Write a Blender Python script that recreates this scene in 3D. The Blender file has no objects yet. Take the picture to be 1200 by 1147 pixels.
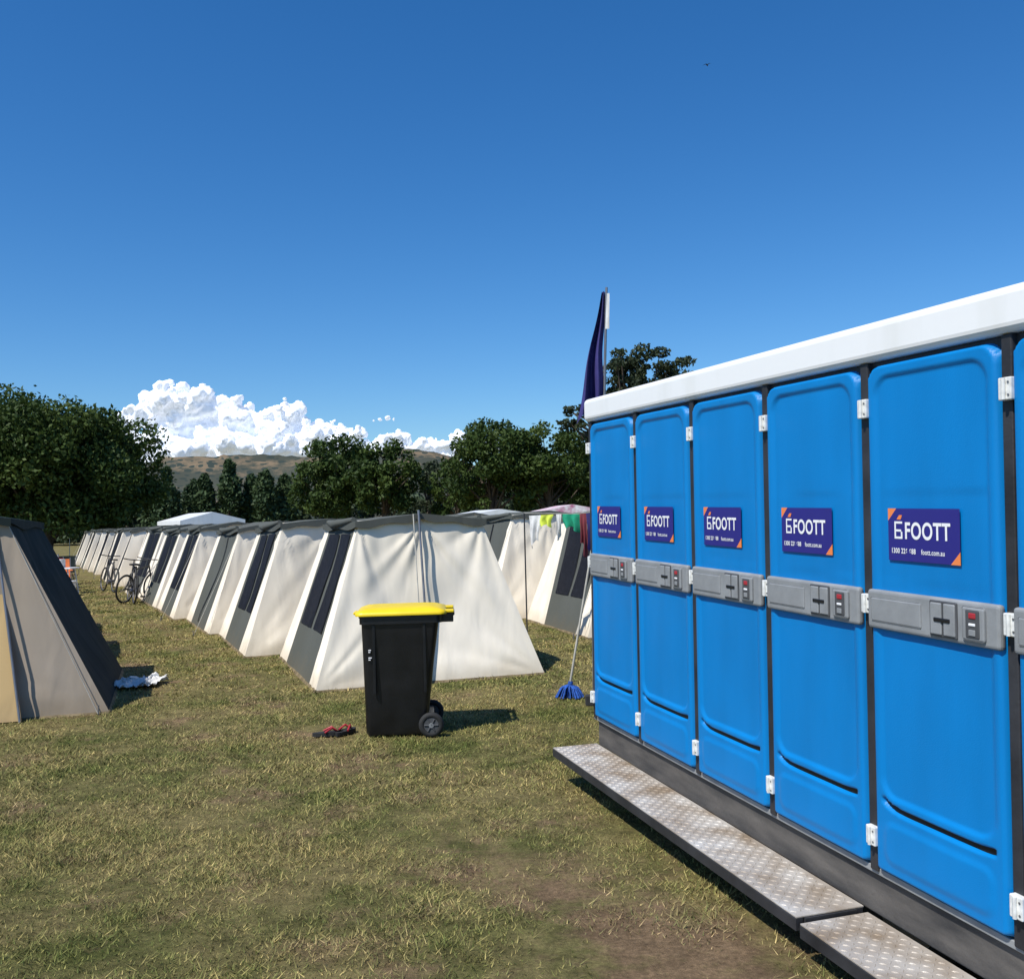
import bpy, bmesh, math, random
import numpy as np
from mathutils import Vector, Matrix, noise
random.seed(7); rng=np.random.default_rng(7)
scene=bpy.context.scene
scene.view_settings.view_transform='Standard'
scene.view_settings.look='None'
scene.view_settings.exposure=0
R=math.radians

# ------------------------------------------------------------ materials
def newmat(name):
    m=bpy.data.materials.new(name); m.use_nodes=True
    nt=m.node_tree; b=nt.nodes['Principled BSDF']
    return m,nt,b
def N(nt,t,**kw):
    n=nt.nodes.new(t)
    for k,v in kw.items():
        setattr(n,k,v)
    return n
def mat(name,col,rough=0.6,var=0.15,scale=8,bump=0.0,bscale=60,metal=0.0,col2=None,coords='Object',spec=0.5,detail=6,bdist=.01,stretch=None,lo=.32,hi=.68):
    m,nt,b=newmat(name)
    tc=N(nt,'ShaderNodeTexCoord')
    no=N(nt,'ShaderNodeTexNoise'); no.inputs['Scale'].default_value=scale; no.inputs['Detail'].default_value=detail
    src=tc.outputs[coords]
    if stretch:
        mp=N(nt,'ShaderNodeMapping'); mp.inputs['Scale'].default_value=stretch; nt.links.new(src,mp.inputs['Vector']); nt.links.new(mp.outputs[0],no.inputs['Vector'])
    else: nt.links.new(src,no.inputs['Vector'])
    cr=N(nt,'ShaderNodeValToRGB')
    c2=col2 if col2 else tuple(c*(1-var*1.6) for c in col)
    c1=col if col2 else tuple(min(1,c*(1+var*.6)) for c in col)
    cr.color_ramp.elements[0].position=lo; cr.color_ramp.elements[0].color=(*c2,1)
    cr.color_ramp.elements[1].position=hi; cr.color_ramp.elements[1].color=(*c1,1)
    nt.links.new(no.outputs['Fac'],cr.inputs['Fac'])
    nt.links.new(cr.outputs['Color'],b.inputs['Base Color'])
    b.inputs['Roughness'].default_value=rough; b.inputs['Metallic'].default_value=metal
    b.inputs['Specular IOR Level'].default_value=spec
    if bump>0:
        n2=N(nt,'ShaderNodeTexNoise'); n2.inputs['Scale'].default_value=bscale; n2.inputs['Detail'].default_value=4
        nt.links.new(tc.outputs[coords],n2.inputs['Vector'])
        bp=N(nt,'ShaderNodeBump'); bp.inputs['Strength'].default_value=bump; bp.inputs['Distance'].default_value=bdist
        nt.links.new(n2.outputs['Fac'],bp.inputs['Height']); nt.links.new(bp.outputs['Normal'],b.inputs['Normal'])
    return m

def canvas(name,col,dirt,transl=.05,crease=.2):
    m,nt,b=newmat(name)
    tc=N(nt,'ShaderNodeTexCoord'); src=tc.outputs['Object']
    no=N(nt,'ShaderNodeTexNoise'); no.inputs['Scale'].default_value=1.1; no.inputs['Detail'].default_value=4; no.inputs['Roughness'].default_value=.5
    nt.links.new(src,no.inputs['Vector'])
    cr=N(nt,'ShaderNodeValToRGB'); e=cr.color_ramp.elements
    e[0].position=.3; e[0].color=(col[0]*.94,col[1]*.925,col[2]*.89,1); e[1].position=.65; e[1].color=(*col,1)
    nt.links.new(no.outputs['Fac'],cr.inputs['Fac'])
    sp=N(nt,'ShaderNodeSeparateXYZ'); nt.links.new(src,sp.inputs[0])
    ns=N(nt,'ShaderNodeTexNoise'); ns.inputs['Scale'].default_value=4; ns.inputs['Detail'].default_value=5; nt.links.new(src,ns.inputs['Vector'])
    ad=N(nt,'ShaderNodeMath',operation='MULTIPLY_ADD'); ad.inputs[1].default_value=-.35; nt.links.new(ns.outputs['Fac'],ad.inputs[0]); nt.links.new(sp.outputs['Z'],ad.inputs[2])
    mr=N(nt,'ShaderNodeMapRange'); mr.inputs[1].default_value=-.20; mr.inputs[2].default_value=.06; mr.inputs[3].default_value=.5; mr.inputs[4].default_value=0
    nt.links.new(ad.outputs[0],mr.inputs[0])
    mx=N(nt,'ShaderNodeMix',data_type='RGBA'); mx.inputs[7].default_value=(*dirt,1)
    nt.links.new(mr.outputs[0],mx.inputs[0]); nt.links.new(cr.outputs['Color'],mx.inputs[6])
    nt.links.new(mx.outputs[2],b.inputs['Base Color'])
    b.inputs['Roughness'].default_value=.85; b.inputs['Specular IOR Level'].default_value=.12
    mp=N(nt,'ShaderNodeMapping'); mp.inputs['Scale'].default_value=(1.8,1.8,.45); mp.inputs['Rotation'].default_value=(.15,.3,.1); nt.links.new(src,mp.inputs['Vector'])
    n2=N(nt,'ShaderNodeTexNoise'); n2.inputs['Scale'].default_value=1.8; n2.inputs['Detail'].default_value=2.5; n2.inputs['Distortion'].default_value=.5
    nt.links.new(mp.outputs[0],n2.inputs['Vector'])
    bp=N(nt,'ShaderNodeBump'); bp.inputs['Strength'].default_value=crease; bp.inputs['Distance'].default_value=.10
    nt.links.new(n2.outputs['Fac'],bp.inputs['Height'])
    nw=N(nt,'ShaderNodeTexNoise'); nw.inputs['Scale'].default_value=260; nw.inputs['Detail'].default_value=2; nt.links.new(src,nw.inputs['Vector'])
    b2=N(nt,'ShaderNodeBump'); b2.inputs['Strength'].default_value=.15; b2.inputs['Distance'].default_value=.002
    nt.links.new(nw.outputs['Fac'],b2.inputs['Height']); nt.links.new(bp.outputs['Normal'],b2.inputs['Normal']); nt.links.new(b2.outputs['Normal'],b.inputs['Normal'])
    tr=N(nt,'ShaderNodeBsdfTranslucent'); nt.links.new(mx.outputs[2],tr.inputs['Color'])
    ms=N(nt,'ShaderNodeMixShader'); ms.inputs[0].default_value=transl; out=nt.nodes['Material Output']
    nt.links.new(b.outputs[0],ms.inputs[1]); nt.links.new(tr.outputs[0],ms.inputs[2]); nt.links.new(ms.outputs[0],out.inputs[0])
    return m
M_cream=canvas('cream_canvas',(.92,.845,.71),(.45,.35,.22))
M_olive=canvas('olive_canvas',(.105,.112,.100),(.14,.12,.08),.03)
M_taupe=canvas('taupe_canvas',(.40,.335,.265),(.25,.19,.12),.04)
M_tan=canvas('tan_canvas',(.58,.41,.20),(.35,.26,.15),.05)
M_dkgreen=canvas('dark_green_canvas',(.020,.030,.030),(.06,.055,.045),.02)
M_mesh=mat('dark_mesh',(.012,.013,.018),.7,.3,20,.2,200,spec=.2)
M_brown=mat('mud_hem',(.22,.17,.10),.9,.3,6,spec=.1)
M_pole=mat('grey_steel_pole',(.25,.25,.26),.4,.1,metal=.6)
M_rope=mat('rope',(.5,.48,.42),.9)
M_blue=mat('blue_plastic',(.001,.205,.55),.42,.05,2.2,.14,240,spec=.3,col2=(.001,.175,.47),stretch=(2.2,1.5,.45),lo=.25,hi=.60)
M_black=mat('black_plastic',(.010,.010,.011),.35,.3,6,.12,120,spec=.5)
M_rubber=mat('rubber',(.02,.02,.02),.8)
M_frame=mat('dark_painted_steel',(.030,.030,.033),.6,.35,5,.2,50)
M_beam=mat('scuffed_steel_beam',(.13,.118,.105),.7,.4,4,.3,40,col2=(.040,.039,.039),stretch=(.6,1,3))
M_white=mat('white_fibreglass',(.86,.86,.84),.35,.03,1.5,col2=(.78,.78,.74),stretch=(3,3,.5),lo=.25,hi=.5)
M_hinge=mat('white_nylon',(.78,.78,.74),.4,.15,40)
M_grey=mat('grey_plastic',(.27,.28,.285),.5,.12,10,.1,150)
M_dgrey=mat('dark_grey_plastic',(.08,.082,.086),.5)
M_red=mat('red_plastic',(.42,.03,.04),.4)
M_navy=mat('navy_vinyl',(.022,.018,.20),.4,.03)
M_orange=mat('orange_vinyl',(.85,.24,.07),.4,.03)
M_txt=mat('white_vinyl',(.85,.85,.85),.4,.02)
M_yellow=mat('yellow_plastic',(.86,.62,.008),.4,.06,5,.08,100)
M_alu=mat('chequer_plate',(.60,.56,.50),.45,.2,5,.15,120,metal=.2,col2=(.30,.23,.16),detail=9)
M_flag=mat('navy_flag',(.035,.03,.16),.8,.2,5)
M_wcloth=mat('white_cloth',(.78,.77,.73),.9)
M_yg=mat('yellow_cloth',(.65,.75,.08),.9)
M_gcloth=mat('green_cloth',(.01,.30,.16),.9)
M_rcloth=mat('red_cloth',(.22,.04,.05),.9)
M_mop=mat('blue_mop',(.02,.10,.42),.9,.4,40)
M_bark=mat('bark',(.10,.075,.055),.9,.3,8,.5,20)

def leafmat(name,c1,c2,c3,tl=True):
    m,nt,b=newmat(name)
    at=N(nt,'ShaderNodeAttribute',attribute_name='rnd')
    cr=N(nt,'ShaderNodeValToRGB'); e=cr.color_ramp.elements
    e[0].position=0; e[0].color=(*c1,1); e[1].position=1; e[1].color=(*c3,1)
    k=e.new(.5); k.color=(*c2,1)
    nt.links.new(at.outputs['Fac'],cr.inputs['Fac'])
    nt.links.new(cr.outputs['Color'],b.inputs['Base Color'])
    b.inputs['Roughness'].default_value=.6; b.inputs['Specular IOR Level'].default_value=.2
    if tl:
        tr=N(nt,'ShaderNodeBsdfTranslucent'); nt.links.new(cr.outputs['Color'],tr.inputs['Color'])
        mx=N(nt,'ShaderNodeMixShader'); mx.inputs[0].default_value=.2
        out=nt.nodes['Material Output']
        nt.links.new(b.outputs[0],mx.inputs[1]); nt.links.new(tr.outputs[0],mx.inputs[2]); nt.links.new(mx.outputs[0],out.inputs[0])
    return m
L_elm=leafmat('elm_leaves',(.026,.050,.011),(.052,.086,.019),(.095,.135,.032))
L_pop=leafmat('poplar_leaves',(.022,.042,.018),(.042,.072,.027),(.068,.10,.038),False)
L_gum=leafmat('gum_leaves',(.024,.038,.020),(.044,.060,.030),(.076,.095,.046))
L_far=leafmat('far_leaves',(.024,.040,.020),(.042,.064,.031),(.07,.095,.046),False)

def turf(nt,pos,straw,green,soil):
    def nz(s,d=5,r=.55):
        n=N(nt,'ShaderNodeTexNoise'); n.inputs['Scale'].default_value=s; n.inputs['Detail'].default_value=d; n.inputs['Roughness'].default_value=r
        nt.links.new(pos,n.inputs['Vector']); return n
    a=nz(.9,7,.72); r1=N(nt,'ShaderNodeValToRGB'); r1.color_ramp.elements[0].position=.44; r1.color_ramp.elements[1].position=.63
    nt.links.new(a.outputs['Fac'],r1.inputs['Fac'])
    mx=N(nt,'ShaderNodeMix',data_type='RGBA'); mx.inputs[6].default_value=(*straw,1); mx.inputs[7].default_value=(*green,1)
    nt.links.new(r1.outputs['Color'],mx.inputs[0])
    c=nz(1.4,9,.75)
    # worn ground at the toilet step
    ds=N(nt,'ShaderNodeVectorMath',operation='DISTANCE'); ds.inputs[1].default_value=(.8,3.9,0); nt.links.new(pos,ds.inputs[0])
    wr=N(nt,'ShaderNodeMapRange'); wr.inputs[1].default_value=0; wr.inputs[2].default_value=1.7; wr.inputs[3].default_value=.13; wr.inputs[4].default_value=0
    nt.links.new(ds.outputs['Value'],wr.inputs[0])
    # trodden tracks between the tent rows
    dt=N(nt,'ShaderNodeVectorMath',operation='DOT_PRODUCT'); dt.inputs[1].default_value=(.892,.452,0); nt.links.new(pos,dt.inputs[0])
    s1=N(nt,'ShaderNodeMath',operation='SUBTRACT'); s1.inputs[1].default_value=1.75; nt.links.new(dt.outputs['Value'],s1.inputs[0])
    a1=N(nt,'ShaderNodeMath',operation='ABSOLUTE'); nt.links.new(s1.outputs[0],a1.inputs[0])
    s2=N(nt,'ShaderNodeMath',operation='SUBTRACT'); s2.inputs[1].default_value=.45; nt.links.new(a1.outputs[0],s2.inputs[0])
    a2=N(nt,'ShaderNodeMath',operation='ABSOLUTE'); nt.links.new(s2.outputs[0],a2.inputs[0])
    w2=N(nt,'ShaderNodeMapRange'); w2.inputs[1].default_value=0; w2.inputs[2].default_value=.4; w2.inputs[3].default_value=.07; w2.inputs[4].default_value=0
    nt.links.new(a2.outputs[0],w2.inputs[0])
    ad0=N(nt,'ShaderNodeMath',operation='ADD'); nt.links.new(c.outputs['Fac'],ad0.inputs[0]); nt.links.new(wr.outputs[0],ad0.inputs[1])
    ad=N(nt,'ShaderNodeMath',operation='ADD'); nt.links.new(ad0.outputs[0],ad.inputs[0]); nt.links.new(w2.outputs[0],ad.inputs[1])
    r2=N(nt,'ShaderNodeValToRGB'); r2.color_ramp.elements[0].position=.55; r2.color_ramp.elements[1].position=.68
    nt.links.new(ad.outputs[0],r2.inputs['Fac'])
    m2=N(nt,'ShaderNodeMix',data_type='RGBA'); m2.inputs[7].default_value=(*soil,1)
    nt.links.new(r2.outputs['Color'],m2.inputs[0]); nt.links.new(mx.outputs[2],m2.inputs[6])
    d=nz(6,9,.8); r3=N(nt,'ShaderNodeMapRange'); r3.inputs[1].default_value=.3; r3.inputs[2].default_value=.7; r3.inputs[3].default_value=.42; r3.inputs[4].default_value=1.55
    nt.links.new(d.outputs['Fac'],r3.inputs[0])
    m3=N(nt,'ShaderNodeMix',data_type='RGBA',blend_type='MULTIPLY'); m3.inputs[0].default_value=1
    nt.links.new(m2.outputs[2],m3.inputs[6]); nt.links.new(r3.outputs[0],m3.inputs[7])
    return m3.outputs[2]
STRAW=(.325,.265,.11); GREEN=(.155,.165,.048); SOIL=(.24,.16,.09)
M_ground,nt,b=newmat('dry_turf')
g=N(nt,'ShaderNodeNewGeometry')
col=turf(nt,g.outputs['Position'],tuple(.70*c for c in STRAW),tuple(.70*c for c in GREEN),SOIL)
fn=N(nt,'ShaderNodeTexNoise'); fn.inputs['Scale'].default_value=45; fn.inputs['Detail'].default_value=8; fn.inputs['Roughness'].default_value=.8
nt.links.new(g.outputs['Position'],fn.inputs['Vector'])
mr=N(nt,'ShaderNodeMapRange'); mr.inputs[1].default_value=.3; mr.inputs[2].default_value=.7; mr.inputs[3].default_value=.45; mr.inputs[4].default_value=1.4
nt.links.new(fn.outputs['Fac'],mr.inputs[0])
mm=N(nt,'ShaderNodeMix',data_type='RGBA',blend_type='MULTIPLY'); mm.inputs[0].default_value=1
nt.links.new(col,mm.inputs[6]); nt.links.new(mr.outputs[0],mm.inputs[7]); nt.links.new(mm.outputs[2],b.inputs['Base Color'])
b.inputs['Roughness'].default_value=.95; b.inputs['Specular IOR Level'].default_value=.1
bp=N(nt,'ShaderNodeBump'); bp.inputs['Strength'].default_value=.8; bp.inputs['Distance'].default_value=.03
nt.links.new(fn.outputs['Fac'],bp.inputs['Height']); nt.links.new(bp.outputs['Normal'],b.inputs['Normal'])

M_blade,nt,b=newmat('grass_blades')
g=N(nt,'ShaderNodeNewGeometry')
col=turf(nt,g.outputs['Position'],STRAW,GREEN,(.31,.235,.125))
at=N(nt,'ShaderNodeAttribute',attribute_name='rnd')
cr=N(nt,'ShaderNodeValToRGB'); e=cr.color_ramp.elements
e[0].position=0; e[0].color=(.5,.68,.45,1); e[1].position=1; e[1].color=(1.7,1.6,1.5,1)
k=e.new(.65); k.color=(1.0,1.0,.9,1)
nt.links.new(at.outputs['Fac'],cr.inputs['Fac'])
mm=N(nt,'ShaderNodeMix',data_type='RGBA',blend_type='MULTIPLY'); mm.inputs[0].default_value=1
nt.links.new(col,mm.inputs[6]); nt.links.new(cr.outputs['Color'],mm.inputs[7]); nt.links.new(mm.outputs[2],b.inputs['Base Color'])
b.inputs['Roughness'].default_value=.7; b.inputs['Specular IOR Level'].default_value=.2

# ------------------------------------------------------------ mesh builder
class MB:
    def __init__(s): s.v=[];s.f=[];s.m=[];s.sm=[];s.mats=[]
    def mi(s,m):
        if m not in s.mats: s.mats.append(m)
        return s.mats.index(m)
    def add(s,vs,fs,m,smooth=False,M=None):
        o=len(s.v)
        for p in vs:
            p=Vector(p)
            if M is not None: p=M@p
            s.v.append(tuple(p))
        k=s.mi(m)
        for f in fs:
            s.f.append(tuple(i+o for i in f)); s.m.append(k); s.sm.append(smooth)
    def box(s,x0,x1,y0,y1,z0,z1,m,bev=0.0,M=None,seg=2):
        bm=bmesh.new(); bmesh.ops.create_cube(bm,size=1)
        for v in bm.verts:
            v.co=Vector(((x0+x1)/2+v.co.x*(x1-x0),(y0+y1)/2+v.co.y*(y1-y0),(z0+z1)/2+v.co.z*(z1-z0)))
        if bev>0: bmesh.ops.bevel(bm,geom=bm.edges[:]+bm.verts[:],offset=bev,segments=seg,profile=.5,affect='EDGES')
        bm.verts.index_update()
        s.add([v.co[:] for v in bm.verts],[[v.index for v in f.verts] for f in bm.faces],m,False,M); bm.free()
    def tube(s,pts,rs,m,n=8,M=None,cap=True):
        pts=[Vector(p) for p in pts]
        if not isinstance(rs,(list,tuple)): rs=[rs]*len(pts)
        vs=[];fs=[]
        for i,p in enumerate(pts):
            d=(pts[min(i+1,len(pts)-1)]-pts[max(i-1,0)]).normalized()
            a=Vector((0,0,1)) if abs(d.z)<.9 else Vector((1,0,0))
            u=d.cross(a).normalized(); w=d.cross(u)
            for k in range(n):
                t=2*math.pi*k/n; vs.append(p+rs[i]*(math.cos(t)*u+math.sin(t)*w))
        for i in range(len(pts)-1):
            for k in range(n):
                fs.append((i*n+k,i*n+(k+1)%n,(i+1)*n+(k+1)%n,(i+1)*n+k))
        s.add(vs,fs,m,True,M)
        if cap:
            s.add(vs[:n],[tuple(range(n))],m,False,M); s.add(vs[-n:],[tuple(range(n))],m,False,M)
    def torus(s,c,axis,r,t,m,n=32,k=8):
        ax=Vector(axis).normalized(); a=Vector((0,0,1)) if abs(ax.z)<.9 else Vector((1,0,0))
        u=ax.cross(a).normalized(); w=ax.cross(u); c=Vector(c); vs=[];fs=[]
        for i in range(n):
            th=2*math.pi*i/n; rd=math.cos(th)*u+math.sin(th)*w
            for j in range(k):
                ph=2*math.pi*j/k; vs.append(c+rd*(r+t*math.cos(ph))+ax*t*math.sin(ph))
        for i in range(n):
            for j in range(k):
                fs.append((i*k+j,((i+1)%n)*k+j,((i+1)%n)*k+(j+1)%k,i*k+(j+1)%k))
        s.add(vs,fs,m,True)
    def patch(s,c00,c10,c11,c01,nu,nv,m,sag=0.0,wr=0.0,seed=0,off=0.0,u0=0,u1=1,v0=0,v1=1,ten=0):
        c00,c10,c11,c01=[Vector(c) for c in (c00,c10,c11,c01)]
        nrm=(c10-c00).cross(c01-c00).normalized()
        W=(c10-c00).length;Hh=(c01-c00).length
        vs=[];fs=[]
        for j in range(nv+1):
            for i in range(nu+1):
                u=u0+(u1-u0)*i/nu; v=v0+(v1-v0)*j/nv
                p=(c00*(1-u)+c10*u)*(1-v)+(c01*(1-u)+c11*u)*v
                e=min(1,8*u*(1-u))*min(1,8*v*(1-v))
                d=-sag*math.sin(math.pi*u)*math.sin(math.pi*v)
                if wr:
                    q=Vector((u*3.5+seed*3.1,v*2.0+seed*1.7+u*1.5,seed*.9))
                    d+=wr*e*(noise.noise(q)*1.2+.4*noise.noise(q*2.3))
                if ten:
                    for (cu,cv,am) in ((0,1,1),(1,1,1),(0,0,.6),(1,0,.6),(.5,1,.8)):
                        dx=(u-cu)*W;dz=(v-cv)*Hh;r=math.hypot(dx,dz)
                        if r>1e-4:
                            a=math.atan2(abs(dz),abs(dx)) if cu!=.5 else math.atan2(abs(dz),dx)
                            d+=ten*am*e**.5*math.sin(a*13+seed*2+3*noise.noise(Vector((a*2,seed,cu))))*math.exp(-r*1.5)*min(1,r*4)
                vs.append(p+nrm*(d+off))
        w=nu+1
        for j in range(nv):
            for i in range(nu): fs.append((j*w+i,j*w+i+1,(j+1)*w+i+1,(j+1)*w+i))
        s.add(vs,fs,m,True)
    def obj(s,name,parent=None,coll=None):
        me=bpy.data.meshes.new(name); me.from_pydata(s.v,[],s.f)
        for m in s.mats: me.materials.append(m)
        me.polygons.foreach_set('material_index',s.m); me.polygons.foreach_set('use_smooth',s.sm); me.update()
        o=bpy.data.objects.new(name,me); scene.collection.objects.link(o)
        if parent: o.parent=parent
        return o
def empty(name,M=None):
    o=bpy.data.objects.new(name,None); scene.collection.objects.link(o)
    o.empty_display_size=.3
    if M is not None: o.matrix_world=M
    return o
def quickmesh(name,V,F4,mat_,rnd=None,nper=4):
    me=bpy.data.meshes.new(name)
    nv=len(V); nf=len(F4)//nper
    me.vertices.add(nv); me.vertices.foreach_set('co',V.astype(np.float32).ravel())
    me.loops.add(len(F4)); me.loops.foreach_set('vertex_index',F4.astype(np.int32))
    me.polygons.add(nf); me.polygons.foreach_set('loop_start',np.arange(0,nf*nper,nper,dtype=np.int32))
    me.update(calc_edges=True)
    if rnd is not None:
        a=me.attributes.new('rnd','FLOAT','POINT'); a.data.foreach_set('value',rnd.astype(np.float32))
    me.materials.append(mat_)
    o=bpy.data.objects.new(name,me); scene.collection.objects.link(o); return o

# ------------------------------------------------------------ ground
mb=MB(); S=9000
mb.add([(-S,-300,0),(S,-300,0),(S,S,0),(-S,S,0)],[(0,1,2,3)],M_ground); mb.obj('ground')

def grass():
    Ps=[];H=[];Wd=[]
    def zone(y0,y1,dens,h0,h1,w,xl,xr):
        n=int(dens*((xl+xr)*(y0+y1)/2)*(y1-y0))
        y=np.sqrt(rng.uniform(y0*y0,y1*y1,n)); x=rng.uniform(-xl,xr,n)*y
        t=np.sin(x*3.1+1.3*np.sin(y*2.3))*np.sin(y*2.9+1.7*np.sin(x*1.9))+.6*np.sin(x*9.7+y*4.1)*np.sin(y*8.3-x*5.2)
        worn=np.exp(-((x-.8)**2+(y-3.9)**2)/1.2)
        tr_=np.abs(np.abs(x*.892+y*.452-1.75)-.45); worn2=np.exp(-(tr_/.25)**2)
        rut=np.exp(-((y-3.75-.25*np.sin(x*1.5)-.25*(x+1.5))**2)/.0016)*(x<-.9)*(x>-1.5)
        keep=rng.random(n)<(.74+.34*t-.6*worn-.25*worn2-1.2*rut)
        x,y,t=x[keep],y[keep],t[keep];n=len(x)
        Ps.append(np.stack([x,y],1)); H.append(rng.uniform(h0,h1,n)*(.5+.9*rng.random(n)**1.5)*(1+.25*t)); Wd.append(np.full(n,w))
    zone(2.6,6,7500,.010,.028,.0027,.68,.42)
    zone(6,10,3600,.011,.030,.0040,.66,.3)
    zone(10,18,1100,.015,.034,.0075,.6,.2)
    zone(18,34,240,.018,.04,.015,.58,.0)
    P=np.concatenate(Ps);h=np.concatenate(H);w=np.concatenate(Wd);n=len(P)
    a=rng.uniform(0,2*np.pi,n); la=rng.uniform(0,2*np.pi,n); ln=rng.uniform(.2,1.9,n)*h
    dx=np.cos(a)*w;dy=np.sin(a)*w
    V=np.zeros((n,3,3))
    V[:,0,0]=P[:,0]-dx;V[:,0,1]=P[:,1]-dy;V[:,1,0]=P[:,0]+dx;V[:,1,1]=P[:,1]+dy
    V[:,2,0]=P[:,0]+np.cos(la)*ln;V[:,2,1]=P[:,1]+np.sin(la)*ln;V[:,2,2]=h
    V[:,:2,2]=.001
    rnd=np.repeat(rng.random(n),3)
    quickmesh('grass',V.reshape(-1,3),np.arange(n*3),M_blade,rnd,3)
grass()

# ------------------------------------------------------------ tents
def tent(ox,oy,ang,W,L,a,bb,he,hr,mats,seed,doorL=True,doorR=True,name='canvas_tent',d0=.62,d1=2.3,hi=False,win=None):
    side,end,roof,panel=mats
    rs=random.Random(seed)
    mb=MB(); q=2 if hi else 1; tn=.024 if hi else .0
    B=[(0,0,0),(W,0,0),(W,L,0),(0,L,0)]
    T=[(a,bb,he),(W-a,bb,he),(W-a,L-bb,he-.02),(a,L-bb,he-.02)]
    j=lambda p:(p[0]+rs.uniform(-.03,.03),p[1]+rs.uniform(-.03,.03),p[2]+(rs.uniform(-.025,.025) if p[2]>0 else 0))
    B=[j(p) for p in B];T=[j(p) for p in T]
    R0=Vector((W/2,(T[0][1]+T[1][1])/2,hr+rs.uniform(-.02,.02))); R1=Vector((W/2,L-bb,hr-.02))
    B=[Vector(p) for p in B];T=[Vector(p) for p in T]
    if seed==0: mb.patch(B[0],B[1],T[1],T[0],80,56,end,.06,.035,seed,ten=tn)
    else: mb.patch(B[0],B[1],T[1],T[0],20*q,14*q,end,.06,.035,seed,ten=tn)
    mb.add([T[0],T[1],R0],[(0,1,2)],end)
    mb.patch(B[2],B[3],T[3],T[2],8,6,end,.05,.03,seed+1)
    mb.add([T[2],T[3],R1],[(0,1,2)],end)
    def sideface(P0,P1,Q1,Q0,door,sd):
        if not door:
            mb.patch(P0,P1,Q1,Q0,24,16,side,.06,.04,sd,ten=tn); return
        t0=d0/L;t1=d1/L
        if P0.y>P1.y: t0,t1=1-t1,1-t0
        q0=.06;q1=.86
        if P0.y>P1.y: q0,q1=.14,.94
        b0=P0.lerp(P1,t0);b1=P0.lerp(P1,t1);c0=Q0.lerp(Q1,q0);c1=Q0.lerp(Q1,q1)
        mb.patch(P0,b0,c0,Q0,8*q,10*q,side,.05,.03,sd,ten=tn*.8)
        mb.patch(b0,b1,c1,c0,12,10,panel,.04,.03,sd+3)
        mb.patch(b1,P1,Q1,c1,8*q,10*q,side,.05,.04,sd+5,ten=tn*.8)
        w_=win if win is not None else (0 if rs.random()<.68 else rs.choice([1,2]))
        if w_==0:
            mb.patch(b0,b1,c1,c0,4,10,M_mesh,.04,.03,sd+3,.012,.10,.46,.30,.92)
            mb.patch(b0,b1,c1,c0,4,10,M_mesh,.04,.03,sd+3,.012,.54,.90,.30,.92)
        elif w_==1:
            mb.patch(b0,b1,c1,c0,4,10,M_mesh,.04,.03,sd+3,.012,.485,.515,.06,.92)
        else:
            mb.patch(b0,b1,c1,c0,4,10,M_mesh,.04,.03,sd+3,.012,.12,.62,.04,.92)
        n=(b1-b0).cross(c0-b0).normalized()
        mb.tube([c0+n*.04,c0.lerp(c1,.3)+n*.055-Vector((0,0,.04)),c0.lerp(c1,.7)+n*.05-Vector((0,0,.02)),c1+n*.04],[.03,.055,.04,.03],panel,8)
    sideface(B[3],B[0],T[0],T[3],doorL,seed+11)
    sideface(B[1],B[2],T[2],T[1],doorR,seed+17)
    oh=.06
    r0=R0+Vector((0,-oh,.012));r1=R1+Vector((0,oh,.012))
    e=[T[0]+Vector((-oh,-oh,-.01)),T[1]+Vector((oh,-oh,-.01)),T[2]+Vector((oh,oh,-.01)),T[3]+Vector((-oh,oh,-.01))]
    mb.patch(e[0],r0,r1,e[3],6,10,roof,.02,.03,seed+2)
    mb.patch(r0,e[1],e[2],r1,6,10,roof,.02,.03,seed+3)
    dr=Vector((0,0,-.06))
    for p0,p1 in ((e[0],r0),(r0,e[1]),(e[3],e[0]),(e[1],e[2])):
        dd=(p1-p0); vs=[];n=10
        for i in range(n+1):
            t=i/n; sg=Vector((0,0,-.02*math.sin(math.pi*t))); vs.append(p0+dd*t); vs.append(p0+dd*t+sg+dr*(1+.3*math.sin(t*math.pi*3+seed)))
        mb.add(vs,[(2*i,2*i+1,2*i+3,2*i+2) for i in range(n)],roof,True)
    for p,q_,n in((B[0],B[1],Vector((0,-1,0))),(B[3],B[0],Vector((-1,0,0))),(B[1],B[2],Vector((1,0,0)))):
        o=n*.012; k=n*(-.012)
        mb.add([p+o,q_+o,q_+k+Vector((0,0,.03)),p+k+Vector((0,0,.03))],[(0,1,2,3)],M_brown)
    for (p,dd) in ((T[0],(-.9,-.3)),(T[3],(-.9,.3)),(T[1],(.9,-.3))):
        if rs.random()<.4 and seed>0:
            g=Vector((p.x+dd[0]*.9,p.y+dd[1],0)); mb.tube([p,g],.004,M_rope,4)
            mb.tube([g+Vector((0,0,-.02)),g+Vector((0,0,.09))],.008,M_pole,5)
    o=mb.obj(name); o.matrix_world=Matrix.Translation((ox,oy,0))@Matrix.Rotation(ang,4,'Z')
    return o
ang=math.atan2(.347,.938); ang2=math.atan2(.43,.903)
row=Vector((-.452,.892,0))
MA=(M_cream,M_cream,M_olive,M_olive)
for i in range(15):
    p=Vector((-2.07,10.03,0))+row*(3.12*i)
    if i==0: tent(p.x,p.y,ang,2.54,2.95,.59,.39,1.72,1.80,MA,0,hi=True,d0=.45,win=0)
    else: tent(p.x+random.uniform(-.08,.08),p.y,ang2+random.uniform(-.05,.05),2.48,3.0,.60,.34,1.72+random.uniform(-.04,.04),1.80,MA,i,hi=(i<4),win=(None,0,1,0,0)[i] if i<5 else None,d1=2.3+random.uniform(-.15,.15))
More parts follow.
